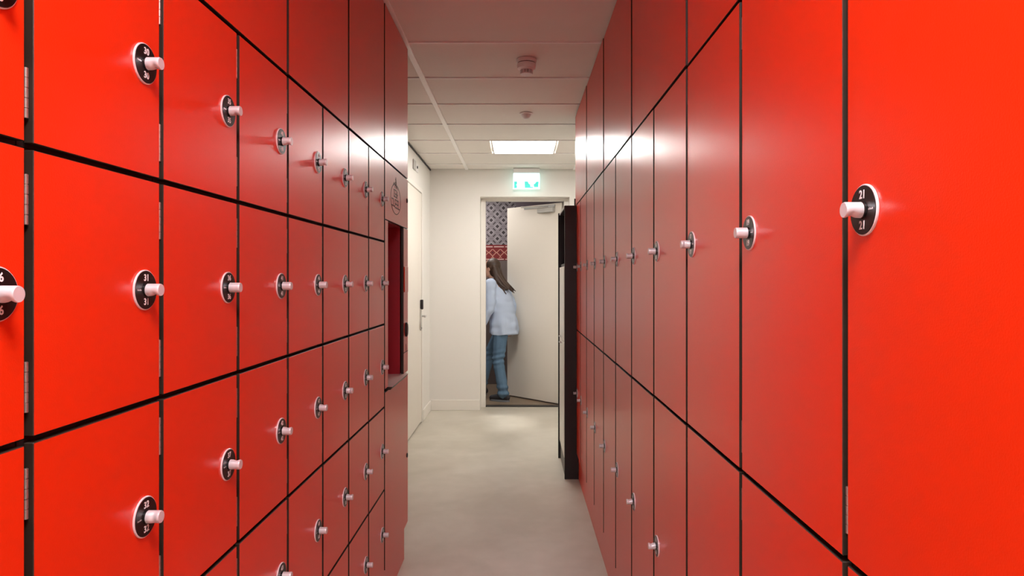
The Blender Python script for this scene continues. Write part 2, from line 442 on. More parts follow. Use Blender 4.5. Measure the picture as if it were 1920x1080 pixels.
sd = bpy.data.lights.new('downlight_bulb', 'SPOT'); sd.energy = 210.0; sd.color = LAMP_COL; sd.spot_size = math.radians(21); sd.spot_blend = 0.7; sd.shadow_soft_size = 0.03
sb = bpy.data.objects.new('downlight_bulb', sd); sb.location = (0, 0, -0.02)
sb.rotation_euler = Vector((0.12, -1.15, -2.73)).to_track_quat('-Z', 'Y').to_euler(); link(sb, t)

# ================================================================== LOCKERS
DEPTH = 0.40
GY, GZ = 0.011, 0.0085           # joints between doors
TH = 0.013                       # door board
def board(n, wd, h):
    """door board: red faces, dark core edges; face at x=0, y centred, z from 0"""
    bm = bmesh.new()
    fs = box(bm, -n * TH, 0, -wd / 2, wd / 2, 0, h, 0.0009)
    for f in bm.faces:
        f.normal_update()
        f.material_index = 0 if abs(f.normal.x) > 0.9 else 1
    return mesh(bm, 'door', M['red'], M['core'])
def carcass(n, wd, h, depth=DEPTH):
    bm = bmesh.new()
    x0, x1 = -n * (TH + 0.0025), -n * depth
    tt = 0.012
    box(bm, x0, x1, -wd/2, -wd/2 + tt, 0, h); box(bm, x0, x1, wd/2 - tt, wd/2, 0, h)
    box(bm, x0, x1, -wd/2 + tt, wd/2 - tt, 0, tt); box(bm, x0, x1, -wd/2 + tt, wd/2 - tt, h - tt, h)
    box(bm, x1 + n * tt, x1, -wd/2 + tt, wd/2 - tt, tt, h - tt)
    bmesh.ops.recalc_face_normals(bm, faces=bm.faces)
    return mesh(bm, 'carcass', M['dark'])
def lock_meshes(n):
    bm = bmesh.new(); lathe(bm, [(0.0325, 0.0), (0.033, n*0.0006), (0.033, n*0.0026), (0.0322, n*0.0034), (0.0312, n*0.0034)], 'X', 40)
    rim = mesh(bm, 'lock_plate', M['rim'], smooth=35)
    bm = bmesh.new(); lathe(bm, [(0.0313, n*0.0030), (0.0313, n*0.0038), (0.0309, n*0.0042)], 'X', 40)
    face = mesh(bm, 'lock_face', M['disc'], smooth=35)
    bm = bmesh.new(); lathe(bm, [(0.0112, n*0.0042), (0.0112, n*0.0062), (0.0100, n*0.0070)], 'X', 24)
    sleeve = mesh(bm, 'knob_sleeve', M['sleeve'], smooth=35)
    # turn knob: cylinder with a thumb notch on its lower side
    L0, L1, R, N, K = 0.0062, 0.0285, 0.0102, 24, 12
    bm = bmesh.new(); rings = []
    for i in range(K + 1):
        s = i / K; x = L0 + (L1 - L0) * s
        r0 = R if i < K else R - 0.0007
        ring = []
        for j in range(N):
            th = 2 * PI * j / N
            dn = max(0.0, -math.sin(th))
            g = math.exp(-((s - 0.60) / 0.20) ** 2)
            r = r0 * (1 - 0.30 * g * dn ** 1.3)
            ring.append(bm.verts.new((n * x, r * math.cos(th), r * math.sin(th))))
        rings.append(ring)
    for a, b in zip(rings, rings[1:]):
        for j in range(N): bm.faces.new((a[j], a[(j+1) % N], b[(j+1) % N], b[j]))
    bm.faces.new(list(reversed(rings[0]))); bm.faces.new(rings[-1])
    bmesh.ops.recalc_face_normals(bm, faces=bm.faces)
    knob = mesh(bm, 'turn_knob', M['knob'], smooth=40)
    # small pale position mark beside the knob
    bm = bmesh.new()
    for q in range(4):
        yy = -0.0255 + q * 0.0030
        box(bm, n*0.0041, n*0.0045, yy, yy + 0.0019, -0.0012, 0.0014 - 0.0007 * (q % 2))
    bmesh.ops.recalc_face_normals(bm, faces=bm.faces)
    mark = mesh(bm, 'position_mark', M['silver'])
    return dict(rim=rim, face=face, sleeve=sleeve, knob=knob, mark=mark)
LOCK = {1: lock_meshes(1), -1: lock_meshes(-1)}
def hinge_mesh(n):
    bm = bmesh.new()
    prof = [(0.0022, -0.032)]
    zz = -0.032
    for q in range(5):
        a, b2 = zz + q * 0.0128, zz + (q + 1) * 0.0128 - 0.0008
        prof += [(0.0030, a + 0.0004), (0.0030, b2), (0.0021, b2 + 0.0002), (0.0021, b2 + 0.0006)]
    lathe(bm, prof, 'Z', 10, M=Matrix.Translation((-n * 0.0068, 0, 0)))
    box(bm, -n*0.0158, -n*0.0095, -0.0022, -0.0004, -0.031, 0.031)
    box(bm, -n*0.0158, -n*0.0095, 0.0004, 0.0022, -0.031, 0.031)
    bmesh.ops.recalc_face_normals(bm, faces=bm.faces)
    return mesh(bm, 'hinge', M['hinge'], smooth=35)
HINGE = {1: hinge_mesh(1), -1: hinge_mesh(-1)}
cache = {}
ROTL = Euler((PI/2, 0, PI/2))     # text on a face whose normal is +X
ROTR = Euler((PI/2, 0, -PI/2))    # normal -X
def locker(n, yc, wd, z0, h, num, label, group, knob_rot=0.0):
    """n=+1: left bank, faces +X; n=-1: right bank"""
    x = xl(yc) if n > 0 else xr(yc)
    rz = 0.0
    t = empty('locker', (x, yc, z0), rz); tag(t, label, 'locker', group)
    key = (n, round(wd, 4), round(h, 4))
    if key not in cache: cache[key] = (board(n, wd - GY, h - GZ), carcass(n, wd - 0.0008, h - 0.0008))
    bd, ca = cache[key]
    obj('carcass', ca, t)
    if n > 0 and 30 <= num <= 34:              # the wider joint beside this column
        if 'wide' + str(key) not in cache: cache['wide' + str(key)] = board(n, wd - GY - 0.003, h - GZ)
        obj('door', cache['wide' + str(key)], t, (0, 0.0015, GZ / 2))
    else: obj('door', bd, t, (0, 0, GZ / 2))
    for zz in (0.067, h - 0.067): obj('hinge', HINGE[n], t, (0, -wd / 2 + 0.0042, zz))
    L = LOCK[n]
    pl = obj('lock_plate', L['rim'], t, (0, wd / 2 - 0.052, h / 2)); pl['label'] = 'bright metal rimmed lock disc'
    obj('lock_face', L['face'], pl)
    for zz in (0.0195, -0.0195):
        q = obj('number', number_mesh(str(num)), pl, (n * 0.0044, 0, zz)); q.rotation_euler = ROTL if n > 0 else ROTR
    m = obj('position_mark', L['mark'], pl)
    kb = obj('turn_knob', L['knob'], t, (0, wd / 2 - 0.052, h / 2), (knob_rot, 0, 0))
    obj('knob_sleeve', L['sleeve'], kb)
    return t
ORD = ['first', 'second', 'third', 'fourth', 'fifth', 'sixth', 'seventh', 'eighth', 'ninth', 'tenth', 'eleventh', 'twelfth']
ZL = [2.036, 1.667, 1.297, 0.926, 0.556, 0.190]
for c in range(8):                                # columns 25.. 60, k = c-2 .. c-1
    y0, y1 = YL(c - 2), YL(c - 1)
    for r in range(5):
        num = 25 + c * 5 + r
        rot = random.choice((0, 0, 0, 0.35, -0.35)) if r == 0 or num in (26, 31) else random.choice((PI/2, PI, -PI/2, 2.4))
        rowname = ('top', 'second', 'third', 'fourth', 'bottom')[r]
        locker(1, (y0 + y1) / 2, y1 - y0, ZL[r + 1], ZL[r] - ZL[r + 1], num,
               'square red locker %d, %s row, %s column from the wall terminal in left bank' % (num, rowname, ORD[7 - c]),
               'square lockers of the left bank', rot)
ZR = [2.055, 1.12, 0.19]
YREND = 4.985
for c in range(12):                               # c=0 nearest (23/24) ... c=11 (1/2)
    y0, y1 = YR(c - 2), min(YR(c - 1), YREND)
    for r in range(2):
        num = 23 - 2 * c + r
        rot = random.choice((0, PI, PI/2, -PI/2))
        if num == 21: rot = 0.0
        locker(-1, (y0 + y1) / 2, y1 - y0, ZR[r + 1], ZR[r] - ZR[r + 1], num,
               'tall red locker %d, %s row, %s column from the black cabinet in right bank' % (num, ('upper', 'lower')[r], ORD[11 - c]),
               'tall lockers of the right bank', rot)
# overhead panels, two columns wide
HT = 2.738
def overhead(n, y0, y1, z0, label, depth=DEPTH):
    yc = (y0 + y1) / 2; x = xl(yc) if n > 0 else xr(yc)
    t = empty('overhead_cupboard', (x, yc, z0)); tag(t, label, 'cupboard', 'overhead cupboards under the ceiling')
    obj('carcass', carcass(n, y1 - y0 - 0.0008, HT - z0 - 0.0008), t)
    obj('door', board(n, y1 - y0 - GY * 0.8, HT - z0 - GZ / 2), t, (0, 0, GZ / 2))
names_l = ['wide red overhead panel of left bank, nearest the viewpoint', 'wide red overhead panel of left bank, second from the viewpoint',
           'wide red overhead panel of left bank, third from the viewpoint', 'wide red overhead panel of left bank, next to the one over the terminal',
           'wide red overhead panel directly above the wall terminal']
for i, (a, b2) in enumerate(((-2, 0), (0, 2), (2, 4), (4, 6), (6, 8))):
    overhead(1, YL(a), YL(b2), ZL[0], names_l[i])
for i, a in enumerate((-2, 0, 2, 4, 6, 8)):
    lab = 'wide red overhead panel of right bank, %s from the black cabinet' % ORD[5 - i]
    overhead(-1, YR(a), YR(a + 2), ZR[0], lab)
# plinths
def plinth(n, y0, y1, z1, label):
    bm = bmesh.new(); yc = (y0 + y1) / 2
    box(bm, -n * 0.016, -n * DEPTH, y0 - yc, y1 - yc, 0.0, z1 - 0.001, 0.0)
    bmesh.ops.recalc_face_normals(bm, faces=bm.faces)
    o = obj('plinth', mesh(bm, 'plinth', M['red']), None, (xl(yc) if n > 0 else xr(yc), yc, 0), (0, 0, -math.atan(SL if n > 0 else SR)))
    tag(o, label, 'plinth')
plinth(1, YL(-2), YL(8) - 0.03, 0.19, 'red plinth under the left lockers and wall terminal')
plinth(-1, YR(-2), YREND, 0.19, 'red plinth under the right bank of tall lockers')

# ------------------------------------------------------------------ wall terminal (end of the left bank)
Y0, Y1 = YL(6), YL(8); WD = Y1 - Y0; YC = (Y0 + Y1) / 2
t = empty('locker_terminal', (xl(YC), YC, 0.19)); tag(t, 'red locker terminal with a tall niche, ledge and etched emblem, ending the left bank', 'terminal')
def L_(ya): return ya - YC                      # world Y to local
N0, N1 = 3.060, 3.470                           # niche opening
Zt, Ze, Zn = 2.036 - 0.19, 1.768 - 0.19, 1.005 - 0.19
def redpart(name, y0, y1, z0, z1, parent=t, x0=-TH, x1=0.0):
    bm = bmesh.new(); box(bm, x0, x1, y0, y1, z0, z1, 0.0009)
    for f in bm.faces:
        f.normal_update(); f.material_index = 0 if abs(f.normal.x) > 0.9 else 1
    return obj(name, mesh(bm, name, M['red'], M['core']), parent)
ha = WD / 2
upper = redpart('emblem_panel', -ha + 0.0055, ha - 0.001, Ze + 0.002, Zt - GZ / 2)
redpart('stile', -ha + 0.0055, L_(N0), Zn, Ze - 0.002)
stile = redpart('stile', L_(N1), ha - 0.001, Zn, Ze - 0.002)
lower = redpart('lower_panel', -ha + 0.0055, ha - 0.001, 0.002, Zn - 0.016)
# carcass shell with visible red end panel
bm = bmesh.new()
box(bm, -DEPTH, -TH - 0.0025, -ha, -ha + 0.012, 0, Zt); box(bm, -DEPTH, -TH - 0.0025, ha - 0.014, ha - 0.001, 0, Zt)
box(bm, -DEPTH, -DEPTH + 0.012, -ha + 0.012, ha - 0.014, 0, Zt); box(bm, -DEPTH, -TH - 0.0025, -ha + 0.012, ha - 0.014, 0, 0.012)
box(bm, -DEPTH, -TH - 0.0025, -ha + 0.012, ha - 0.014, Zt - 0.012, Zt)
obj('carcass', mesh(bm, 'carcass', M['dark']), t)
# niche lining
bm = bmesh.new(); nd = 0.30
box(bm, -nd, -TH - 0.006, L_(N0) - 0.008, L_(N0), Zn, Ze)
box(bm, -nd, -TH - 0.006, L_(N1), L_(N1) + 0.008, Zn, Ze)
box(bm, -nd - 0.008, -nd, L_(N0) - 0.008, L_(N1) + 0.008, Zn, Ze)
box(bm, -nd, -TH - 0.006, L_(N0), L_(N1), Ze - 0.001, Ze + 0.007)
obj('niche_lining', mesh(bm, 'niche_lining', M['niche']), t)['label'] = 'deep red lining of the niche'
# ledge
bm = bmesh.new()
y0, y1 = L_(N0) - 0.004, L_(3.505)
top, bot = Zn, Zn - 0.014
q = [(-nd, y0), (-nd, y1), (0.004, y1), (0.020, y1 - 0.012), (0.020, y0 + 0.004), (0.016, y0)]
vt = [bm.verts.new((x, yy, top)) for x, yy in q]; vb = [bm.verts.new((x - (0.008 if x > 0 else 0), yy, bot)) for x, yy in q]
f = bm.faces.new(vt); f.material_index = 0; f = bm.faces.new(list(reversed(vb))); f.material_index = 1
for i in range(len(q)):
    f = bm.faces.new((vt[i], vb[i], vb[(i+1) % len(q)], vt[(i+1) % len(q)])); f.material_index = 1
bmesh.ops.recalc_face_normals(bm, faces=bm.faces)
obj('ledge', mesh(bm, 'ledge', M['ledge'], M['core']), t)
# reader, cover plate, key holes
ys_ = (L_(N1) + ha) / 2
bm = bmesh.new(); box(bm, 0, 0.004, L_(N1) + 0.012, ha - 0.012, 1.43 - 0.19, 1.565 - 0.19, 0.002); obj('cover_plate', mesh(bm, 'cover_plate', M['red']), stile)
bm = bmesh.new(); lathe(bm, [(0.028, 0.0), (0.028, 0.008), (0.024, 0.011), (0.0, 0.011)], 'X', 24, M=Matrix.Translation((0, ys_ - 0.004, 1.232 - 0.19)) @ Matrix.Diagonal((1, 1, 1.35, 1)))
obj('card_reader', mesh(bm, 'card_reader', M['black'], smooth=40), stile)
bm = bmesh.new(); box(bm, 0, 0.0012, L_(N1) + 0.002, ha - 0.004, 1.112 - 0.19, 1.116 - 0.19); box(bm, 0, 0.0012, ys_ - 0.002, ys_ + 0.002, 1.118 - 0.19, 1.155 - 0.19)
obj('seam_mark', mesh(bm, 'seam_mark', M['etch']), stile)
for par, z in ((upper, 1.918 - 0.19), (lower, 0.557 - 0.19)):
    bm = bmesh.new(); lathe(bm, [(0.012, 0.0), (0.012, 0.004), (0.010, 0.005), (0.004, 0.005), (0.004, 0.0035)], 'X', 18, M=Matrix.Translation((0, L_(3.567), z)))
    obj('key_lock', mesh(bm, 'key_lock', M['dark'], smooth=40), par)
# etched emblem: oval ring, sprig on top, two rows of block strokes
EY, EZ = 3.252, 1.895 - 0.19
def stroke(bm, pts, wd=0.0045):
    for (a0, b0), (a1, b1) in zip(pts, pts[1:]):
        d = Vector((a1 - a0, b1 - b0)); nrm = Vector((-d.y, d.x)).normalized() * wd / 2
        e = d.normalized() * wd * 0.3
        vs = []
        for xx in (0.0, 0.0007):
            for (ya, zb) in ((a0 - e.x + nrm.x, b0 - e.y + nrm.y), (a0 - e.x - nrm.x, b0 - e.y - nrm.y), (a1 + e.x - nrm.x, b1 + e.y - nrm.y), (a1 + e.x + nrm.x, b1 + e.y + nrm.y)):
                vs.append(bm.verts.new((xx, L_(EY) + ya, EZ + zb)))
        for qd in ((0,1,2,3), (7,6,5,4), (0,4,5,1), (1,5,6,2), (2,6,7,3), (3,7,4,0)): bm.faces.new([vs[i] for i in qd])
bm = bmesh.new()
stroke(bm, [(0.128 * math.cos(2*PI*i/40), -0.008 + 0.072 * math.sin(2*PI*i/40)) for i in range(41)], 0.0036)
bmesh.ops.recalc_face_normals(bm, faces=bm.faces); obj('emblem_ring', mesh(bm, 'emblem_ring', M['etch']), upper)
bm = bmesh.new()
for pts in ([(0, 0.045), (0, 0.098)], [(-0.07, 0.052), (-0.045, 0.068), (-0.01, 0.060)], [(0.05, 0.045), (0.03, 0.062), (0.008, 0.055)], [(-0.03, 0.048), (-0.012, 0.075)], [(0.022, 0.048), (0.010, 0.080)], [(-0.008, 0.088), (0.008, 0.088)]):
    stroke(bm, pts, 0.006)
bmesh.ops.recalc_face_normals(bm, faces=bm.faces); obj('emblem_sprig', mesh(bm, 'emblem_sprig', M['etch']), upper)
bm = bmesh.new()
for pts in ([(-0.052, 0.036), (-0.052, 0.002)], [(-0.052, 0.036), (0.02, 0.036), (0.02, 0.002)], [(-0.02, 0.036), (-0.02, 0.004)], [(-0.052, 0.004), (0.02, 0.002)], [(0.034, 0.034), (0.034, 0.0)], [(-0.03, 0.018), (0.05, 0.018)],
            [(-0.10, -0.012), (-0.06, -0.012)], [(-0.062, -0.010), (-0.062, -0.046)], [(-0.105, -0.044), (-0.02, -0.044)], [(-0.02, -0.010), (-0.02, -0.046)], [(-0.02, -0.010), (0.07, -0.010)], [(0.03, -0.010), (0.03, -0.046)], [(0.07, -0.010), (0.07, -0.050)], [(-0.02, -0.030), (0.07, -0.030)], [(-0.02, -0.048), (0.10, -0.048)]):
    stroke(bm, pts, 0.0052)
bmesh.ops.recalc_face_normals(bm, faces=bm.faces); obj('emblem_lettering', mesh(bm, 'emblem_lettering', M['etch']), upper)

# ------------------------------------------------------------------ black cabinet
CY0, CY1, CX, CH = 4.99, 5.60, 0.334, 2.05
CXB = XR - 0.01
t = empty('storage_cabinet', (CX, CY0, 0)); tag(t, 'tall black cabinet with white doors and open top compartment beside right lockers', 'cabinet')
dpt = CXB - CX; wid = CY1 - CY0; tt = 0.022
def cab(name, m, *a, bev=0.0015, parent=t):
    bm = bmesh.new(); box(bm, *a, bev); return obj(name, mesh(bm, name, m), parent)
cab('side_panel', M['black'], 0, dpt, 0, tt, 0, CH)
cab('side_panel', M['black'], -0.014, dpt, wid - tt, wid, 0, CH)
cab('top_panel', M['black'], 0, dpt, tt, wid - tt, CH - tt, CH)
cab('back_panel', M['black'], dpt - 0.012, dpt, tt, wid - tt, 0.0, CH - tt)
cab('shelf', M['black'], 0.01, dpt - 0.012, tt, wid - tt, 1.60, 1.62)
cab('front_trim', M['greyplastic'], -0.004, 0.0, tt * 0.3, wid - 0.004, CH - 0.018, CH - 0.002, bev=0.0008)
cab('toe_plate', M['greytoe'], 0.006, 0.02, tt, wid - tt, 0.0, 0.15)
du = cab('door', M['white'], -0.003, 0.017, tt + 0.002, wid - tt - 0.002, 1.025, 1.595)
dl = cab('door', M['white'], -0.003, 0.017, tt + 0.002, wid - tt - 0.002, 0.155, 1.018)
for dd, z in ((du, 1.045), (dl, 0.998)):
    bm = bmesh.new(); tube(bm, [(-0.003, wid / 2 - 0.04, z), (-0.02, wid / 2 - 0.04, z), (-0.02, wid / 2 + 0.04, z), (-0.003, wid / 2 + 0.04, z)], 0.004, 8)
    obj('handle', mesh(bm, 'handle', M['steel'], smooth=40), dd)
cab('cable_stub', M['black'], 0.075, 0.085, 0.03, 0.04, CH, CH + 0.055, bev=0.002)

# ------------------------------------------------------------------ ceiling fittings
t = empty('smoke_detector', (0.0365, 3.80, H)); tag(t, 'white round smoke detector with finned cage on near ceiling tile', 'detector')
bm = bmesh.new(); lathe(bm, [(0.0, 0.0), (0.056, 0.0), (0.057, -0.014), (0.053, -0.020), (0, -0.020)], 'Z', 32); obj('base', mesh(bm, 'base', M['plastic'], smooth=35), t)
bm = bmesh.new(); lathe(bm, [(0.050, -0.020), (0.050, -0.024)], 'Z', 32); obj('joint_ring', mesh(bm, 'joint_ring', M['dark'], smooth=35), t)
bm = bmesh.new(); lathe(bm, [(0.052, -0.024), (0.054, -0.030), (0.052, -0.052), (0.040, -0.060), (0.028, -0.060)], 'Z', 32); obj('body', mesh(bm, 'body', M['plastic'], smooth=35), t)
bm = bmesh.new(); lathe(bm, [(0.026, -0.060), (0.026, -0.080)], 'Z', 24); obj('sensor_core', mesh(bm, 'sensor_core', M['greyplastic'], smooth=35), t)
for i in range(12):
    bm = bmesh.new(); box(bm, 0.026, 0.036, -0.0022, 0.0022, -0.081, -0.058, 0)
    obj('fin', mesh(bm, 'fin', M['plastic']), t, (0, 0, 0), (0, 0, 2 * PI * i / 12))
bm = bmesh.new(); lathe(bm, [(0.036, -0.080), (0.035, -0.086), (0.0, -0.088)], 'Z', 24); obj('cap', mesh(bm, 'cap', M['plastic'], smooth=35), t)
t = empty('motion_sensor', (0.046, 5.03, H)); tag(t, 'small white domed sensor on the ceiling behind the smoke detector', 'sensor')
bm = bmesh.new(); lathe(bm, [(0.050, 0.0), (0.050, -0.006), (0.044, -0.010)], 'Z', 28); obj('base', mesh(bm, 'base', M['plastic'], smooth=35), t)
bm = bmesh.new(); lathe(bm, [(0.036, -0.010), (0.033, -0.024), (0.024, -0.036), (0.012, -0.043), (0.0, -0.045)], 'Z', 28); obj('dome', mesh(bm, 'dome', M['plastic'], smooth=50), t)

# exit sign over the doorway
EXY = YW - 0.085
t = empty('exit_sign', (0.073, EXY, 2.545)); tag(t, 'glowing white and green emergency exit sign above the doorway', 'sign')
SGW, SGH = 0.30, 0.178
bm = bmesh.new(); box(bm, -0.15, 0.15, -0.028, 0.03, 0.150, 0.205, 0.006); obj('housing', mesh(bm, 'housing', M['plastic']), t)
bm = bmesh.new(); box(bm, -SGW/2, SGW/2, -0.006, 0.006, -0.03, -0.03 + SGH, 0.001)
pn = obj('light_panel', mesh(bm, 'light_panel', emis('exit_panel_glow', (0.66, 1.0, 0.97), 1.25)), t)
green = emis('exit_green_glow', (0.015, 0.50, 0.43), 0.85)
def flat(name, polys, m, y=-0.0066):
    bm = bmesh.new()
    for p in polys:
        a = [bm.verts.new((x, y, z)) for x, z in p]; b2 = [bm.verts.new((x, -0.006, z)) for x, z in p]
        bm.faces.new(a); bm.faces.new(list(reversed(b2)))
        for i in range(len(p)): bm.faces.new((a[i], b2[i], b2[(i+1) % len(p)], a[(i+1) % len(p)]))
    bmesh.ops.recalc_face_normals(bm, faces=bm.faces)
    return obj(name, mesh(bm, name, m), pn)
flat('green_field', [[(-0.139, -0.019), (-0.108, -0.019), (-0.108, 0.010), (-0.118, 0.018), (-0.106, 0.026), (-0.106, 0.056), (-0.139, 0.056)]], green)
flat('arrow_field', [[(-0.018, -0.016), (0.075, -0.016), (0.075, -0.006), (0.045, -0.004), (0.042, 0.022), (0.026, 0.030), (0.016, 0.056), (-0.022, 0.056)],
                     [(0.086, -0.008), (0.132, -0.008), (0.138, 0.056), (0.110, 0.052), (0.096, 0.032), (0.080, 0.024)]], green)
flat('running_figure', [[(-0.078, 0.046), (-0.066, 0.050), (-0.048, 0.016), (-0.042, -0.014), (-0.050, -0.014), (-0.056, 0.012), (-0.072, 0.034)]], emis('exit_pale_glow', (0.62, 0.80, 0.76), 0.9))

# little wall box with lens above the side door
t = empty('wall_sensor', (XL, 6.47, 2.608)); tag(t, 'small grey wall box with dark lens above the side door', 'sensor')
bm = bmesh.new(); box(bm, 0, 0.014, -0.075, 0.055, -0.05, 0.045, 0.004); obj('housing', mesh(bm, 'housing', M['greyplastic']), t)
bm = bmesh.new(); box(bm, 0, 0.008, 0.075, 0.225, -0.045, 0.04, 0.003); obj('cover', mesh(bm, 'cover', M['plastic']), t)
bm = bmesh.new(); lathe(bm, [(0.014, 0.008), (0.013, 0.015), (0.0, 0.018)], 'X', 18, M=Matrix.Translation((0, 0.15, 0.0))); obj('lens', mesh(bm, 'lens', M['black'], smooth=40), t)

# ================================================================== PERSON
def capsule(bm, p0, r0, p1, r1, sub=2):
    b2 = bmesh.new()
    bmesh.ops.create_icosphere(b2, subdivisions=sub, radius=r0, matrix=Matrix.Translation(p0))
    bmesh.ops.create_icosphere(b2, subdivisions=sub, radius=r1, matrix=Matrix.Translation(p1))
    r = bmesh.ops.convex_hull(b2, input=b2.verts)
    bmesh.ops.delete(b2, geom=[g for g in r['geom_interior'] if isinstance(g, bmesh.types.BMVert)], context='VERTS')
    me = bpy.data.meshes.new('tmp'); b2.to_mesh(me); b2.free(); bm.from_mesh(me); bpy.data.meshes.remove(me)
def chain(bm, pts, rs):
    for i in range(len(pts) - 1): capsule(bm, pts[i], rs[i], pts[i+1], rs[i+1])
def ell(bm, c, r, rot=(0, 0, 0), sub=3):
    Mx = Matrix.Translation(c) @ Euler(rot).to_matrix().to_4x4() @ Matrix.Diagonal((*r, 1))
    bmesh.ops.create_icosphere(bm, subdivisions=sub, radius=1.0, matrix=Mx)
def remesh(bm, name, voxel, smooth_it, m, disp=None):
    me = bpy.data.meshes.new('tmp'); bm.to_mesh(me); bm.free()
    o = bpy.data.objects.new('tmp', me); COL.objects.link(o)
    md = o.modifiers.new('r', 'REMESH'); md.mode = 'VOXEL'; md.voxel_size = voxel
    if smooth_it:
        s = o.modifiers.new('s', 'SMOOTH'); s.factor = 0.5; s.iterations = smooth_it
    bpy.context.view_layer.update()
    out = bpy.data.meshes.new_from_object(o.evaluated_get(bpy.context.evaluated_depsgraph_get()))
    bpy.data.objects.remove(o); bpy.data.meshes.remove(me)
    out.name = name
    out.materials.clear(); out.materials.append(m)
    if disp:
        pn = [(v.co.copy(), v.normal.copy()) for v in out.vertices]
        out.vertices.foreach_set('co', [c for co, nr in pn for c in (co + disp(co, nr))])
        out.update()
    for p in out.polygons: p.use_smooth = True
    return out
M['skin'] = mat('skin', srgb(206, 158, 132), 0.5, vary=0.05, scale=20)
M['hair'] = mat('dark_brown_hair', srgb(62, 42, 28), 0.5, vary=0.35, scale=40, bump=0.5, bscale=60)
M['shirt'] = mat('pale_blue_cotton', srgb(186, 200, 222), 0.8, vary=0.05, scale=8, bump=0.25, bscale=30)
M['jeans'] = mat('washed_blue_denim', srgb(92, 122, 148), 0.8, vary=0.18, scale=9, bump=0.3, bscale=60)
M['shoe'] = mat('dark_shoe', srgb(48, 46, 50), 0.6, vary=0.1)
M['sole'] = mat('grey_shoe_sole', srgb(120, 122, 128), 0.7, vary=0.1)
# local frame: +x forward (walking direction), +y left, z up
px, py = -0.198, 8.27
pr = empty('person', (px, py, 0.0)); pr.rotation_euler = (0, 0, PI - math.radians(22))
tag(pr, 'person in pale blue shirt and jeans walking out through the doorway, long brown hair', 'person')
V = Vector
# joints
hipL, hipR = V((0.0, 0.09, 0.93)), V((0.01, -0.09, 0.93))
kneeL, ankL = V((0.035, 0.10, 0.50)), V((-0.035, 0.10, 0.095))
kneeR, ankR = V((0.24, -0.09, 0.55)), V((0.36, -0.09, 0.14))
shL, shR = V((0.10, 0.185, 1.43)), V((0.12, -0.185, 1.43))
elL, wrL = V((0.08, 0.24, 1.14)), V((0.20, 0.235, 0.92))
elR, wrR = V((-0.03, -0.23, 1.16)), V((0.0, -0.22, 0.92))
neck, headc = V((0.125, 0, 1.49)), V((0.175, 0, 1.635))
bm = bmesh.new()
chain(bm, [V((0, 0, 0.95)), V((0.03, 0, 1.12)), V((0.075, 0, 1.32)), V((0.11, 0, 1.43))], [0.13, 0.11, 0.125, 0.09])
ell(bm, (0.0, 0, 0.94), (0.11, 0.165, 0.12)); ell(bm, (0.08, 0, 1.33), (0.105, 0.16, 0.14))
capsule(bm, shL, 0.055, shR, 0.055)
for a, k_, b2 in ((hipL, kneeL, ankL), (hipR, kneeR, ankR)):
    chain(bm, [a, a.lerp(k_, 0.5), k_, k_.lerp(b2, 0.35), b2], [0.085, 0.073, 0.052, 0.052, 0.036])
    ft = V((1, 0, -0.05 if a is hipL else 0.25)).normalized()
    chain(bm, [b2 + V((-0.03, 0, -0.045)), b2 + V((0.02, 0, -0.045)) , b2 + V((0.0, 0, -0.05)) + ft * 0.15], [0.034, 0.036, 0.026])
for a, k_, b2, s in ((shL, elL, wrL, 1), (shR, elR, wrR, -1)):
    chain(bm, [a, a.lerp(k_, 0.5), k_, k_.lerp(b2, 0.3), b2], [0.055, 0.046, 0.038, 0.038, 0.025])
    d = (b2 - k_).normalized(); d = (d + V((0, 0, -0.6))).normalized()
    side = V((1, 0, 0)); side = (side - d * side.dot(d)).normalized(); nrm = d.cross(side)
    palm = b2 + d * 0.045
    for q in (-1, 0, 1): capsule(bm, b2 + d * 0.01 + side * q * 0.014, 0.014, b2 + d * 0.085 + side * q * 0.024, 0.013)
    for q, ln in ((-1.5, 0.062), (-0.5, 0.074), (0.5, 0.080), (1.5, 0.070)):
        p = b2 + d * 0.088 + side * q * 0.0195
        inw = V((0, -s, 0))
        p1 = p + (d * 0.95 + inw * 0.25).normalized() * ln * 0.5
        p2 = p1 + (d * 0.75 + inw * 0.65).normalized() * ln * 0.3
        p3 = p2 + (d * 0.4 + inw * 0.9).normalized() * ln * 0.22
        chain(bm, [p, p1, p2, p3], [0.0092, 0.0088, 0.008, 0.007])
    p = b2 + d * 0.03 + side * 0.028
    p1 = p + (side * 0.7 + d * 0.7).normalized() * 0.035; p2 = p1 + (d + side * 0.2).normalized() * 0.03
    chain(bm, [p, p1, p2], [0.013, 0.0105, 0.0085])
capsule(bm, V((0.115, 0, 1.44)), 0.06, V((0.16, 0, 1.56)), 0.052)
# head: skull, jaw, nose, ears, brow, lips, chin
ell(bm, headc + V((-0.012, 0, 0.022)), (0.098, 0.078, 0.098)); ell(bm, headc + V((0.03, 0, -0.03)), (0.066, 0.062, 0.088))
ell(bm, headc + V((0.062, 0, -0.095)), (0.024, 0.026, 0.022))
capsule(bm, headc + V((0.088, 0, 0.018)), 0.009, headc + V((0.110, 0, -0.024)), 0.013)
for s in (1, -1):
    ell(bm, headc + V((-0.005, s * 0.077, -0.01)), (0.018, 0.009, 0.030)); ell(bm, headc + V((0.074, s * 0.032, 0.034)), (0.016, 0.024, 0.009))
    ell(bm, headc + V((0.060, s * 0.042, -0.025)), (0.026, 0.022, 0.024))
ell(bm, headc + V((0.088, 0, -0.052)), (0.012, 0.024, 0.007)); ell(bm, headc + V((0.086, 0, -0.064)), (0.012, 0.021, 0.008))
obj('body', remesh(bm, 'body', 0.0055, 3, M['skin']), pr)
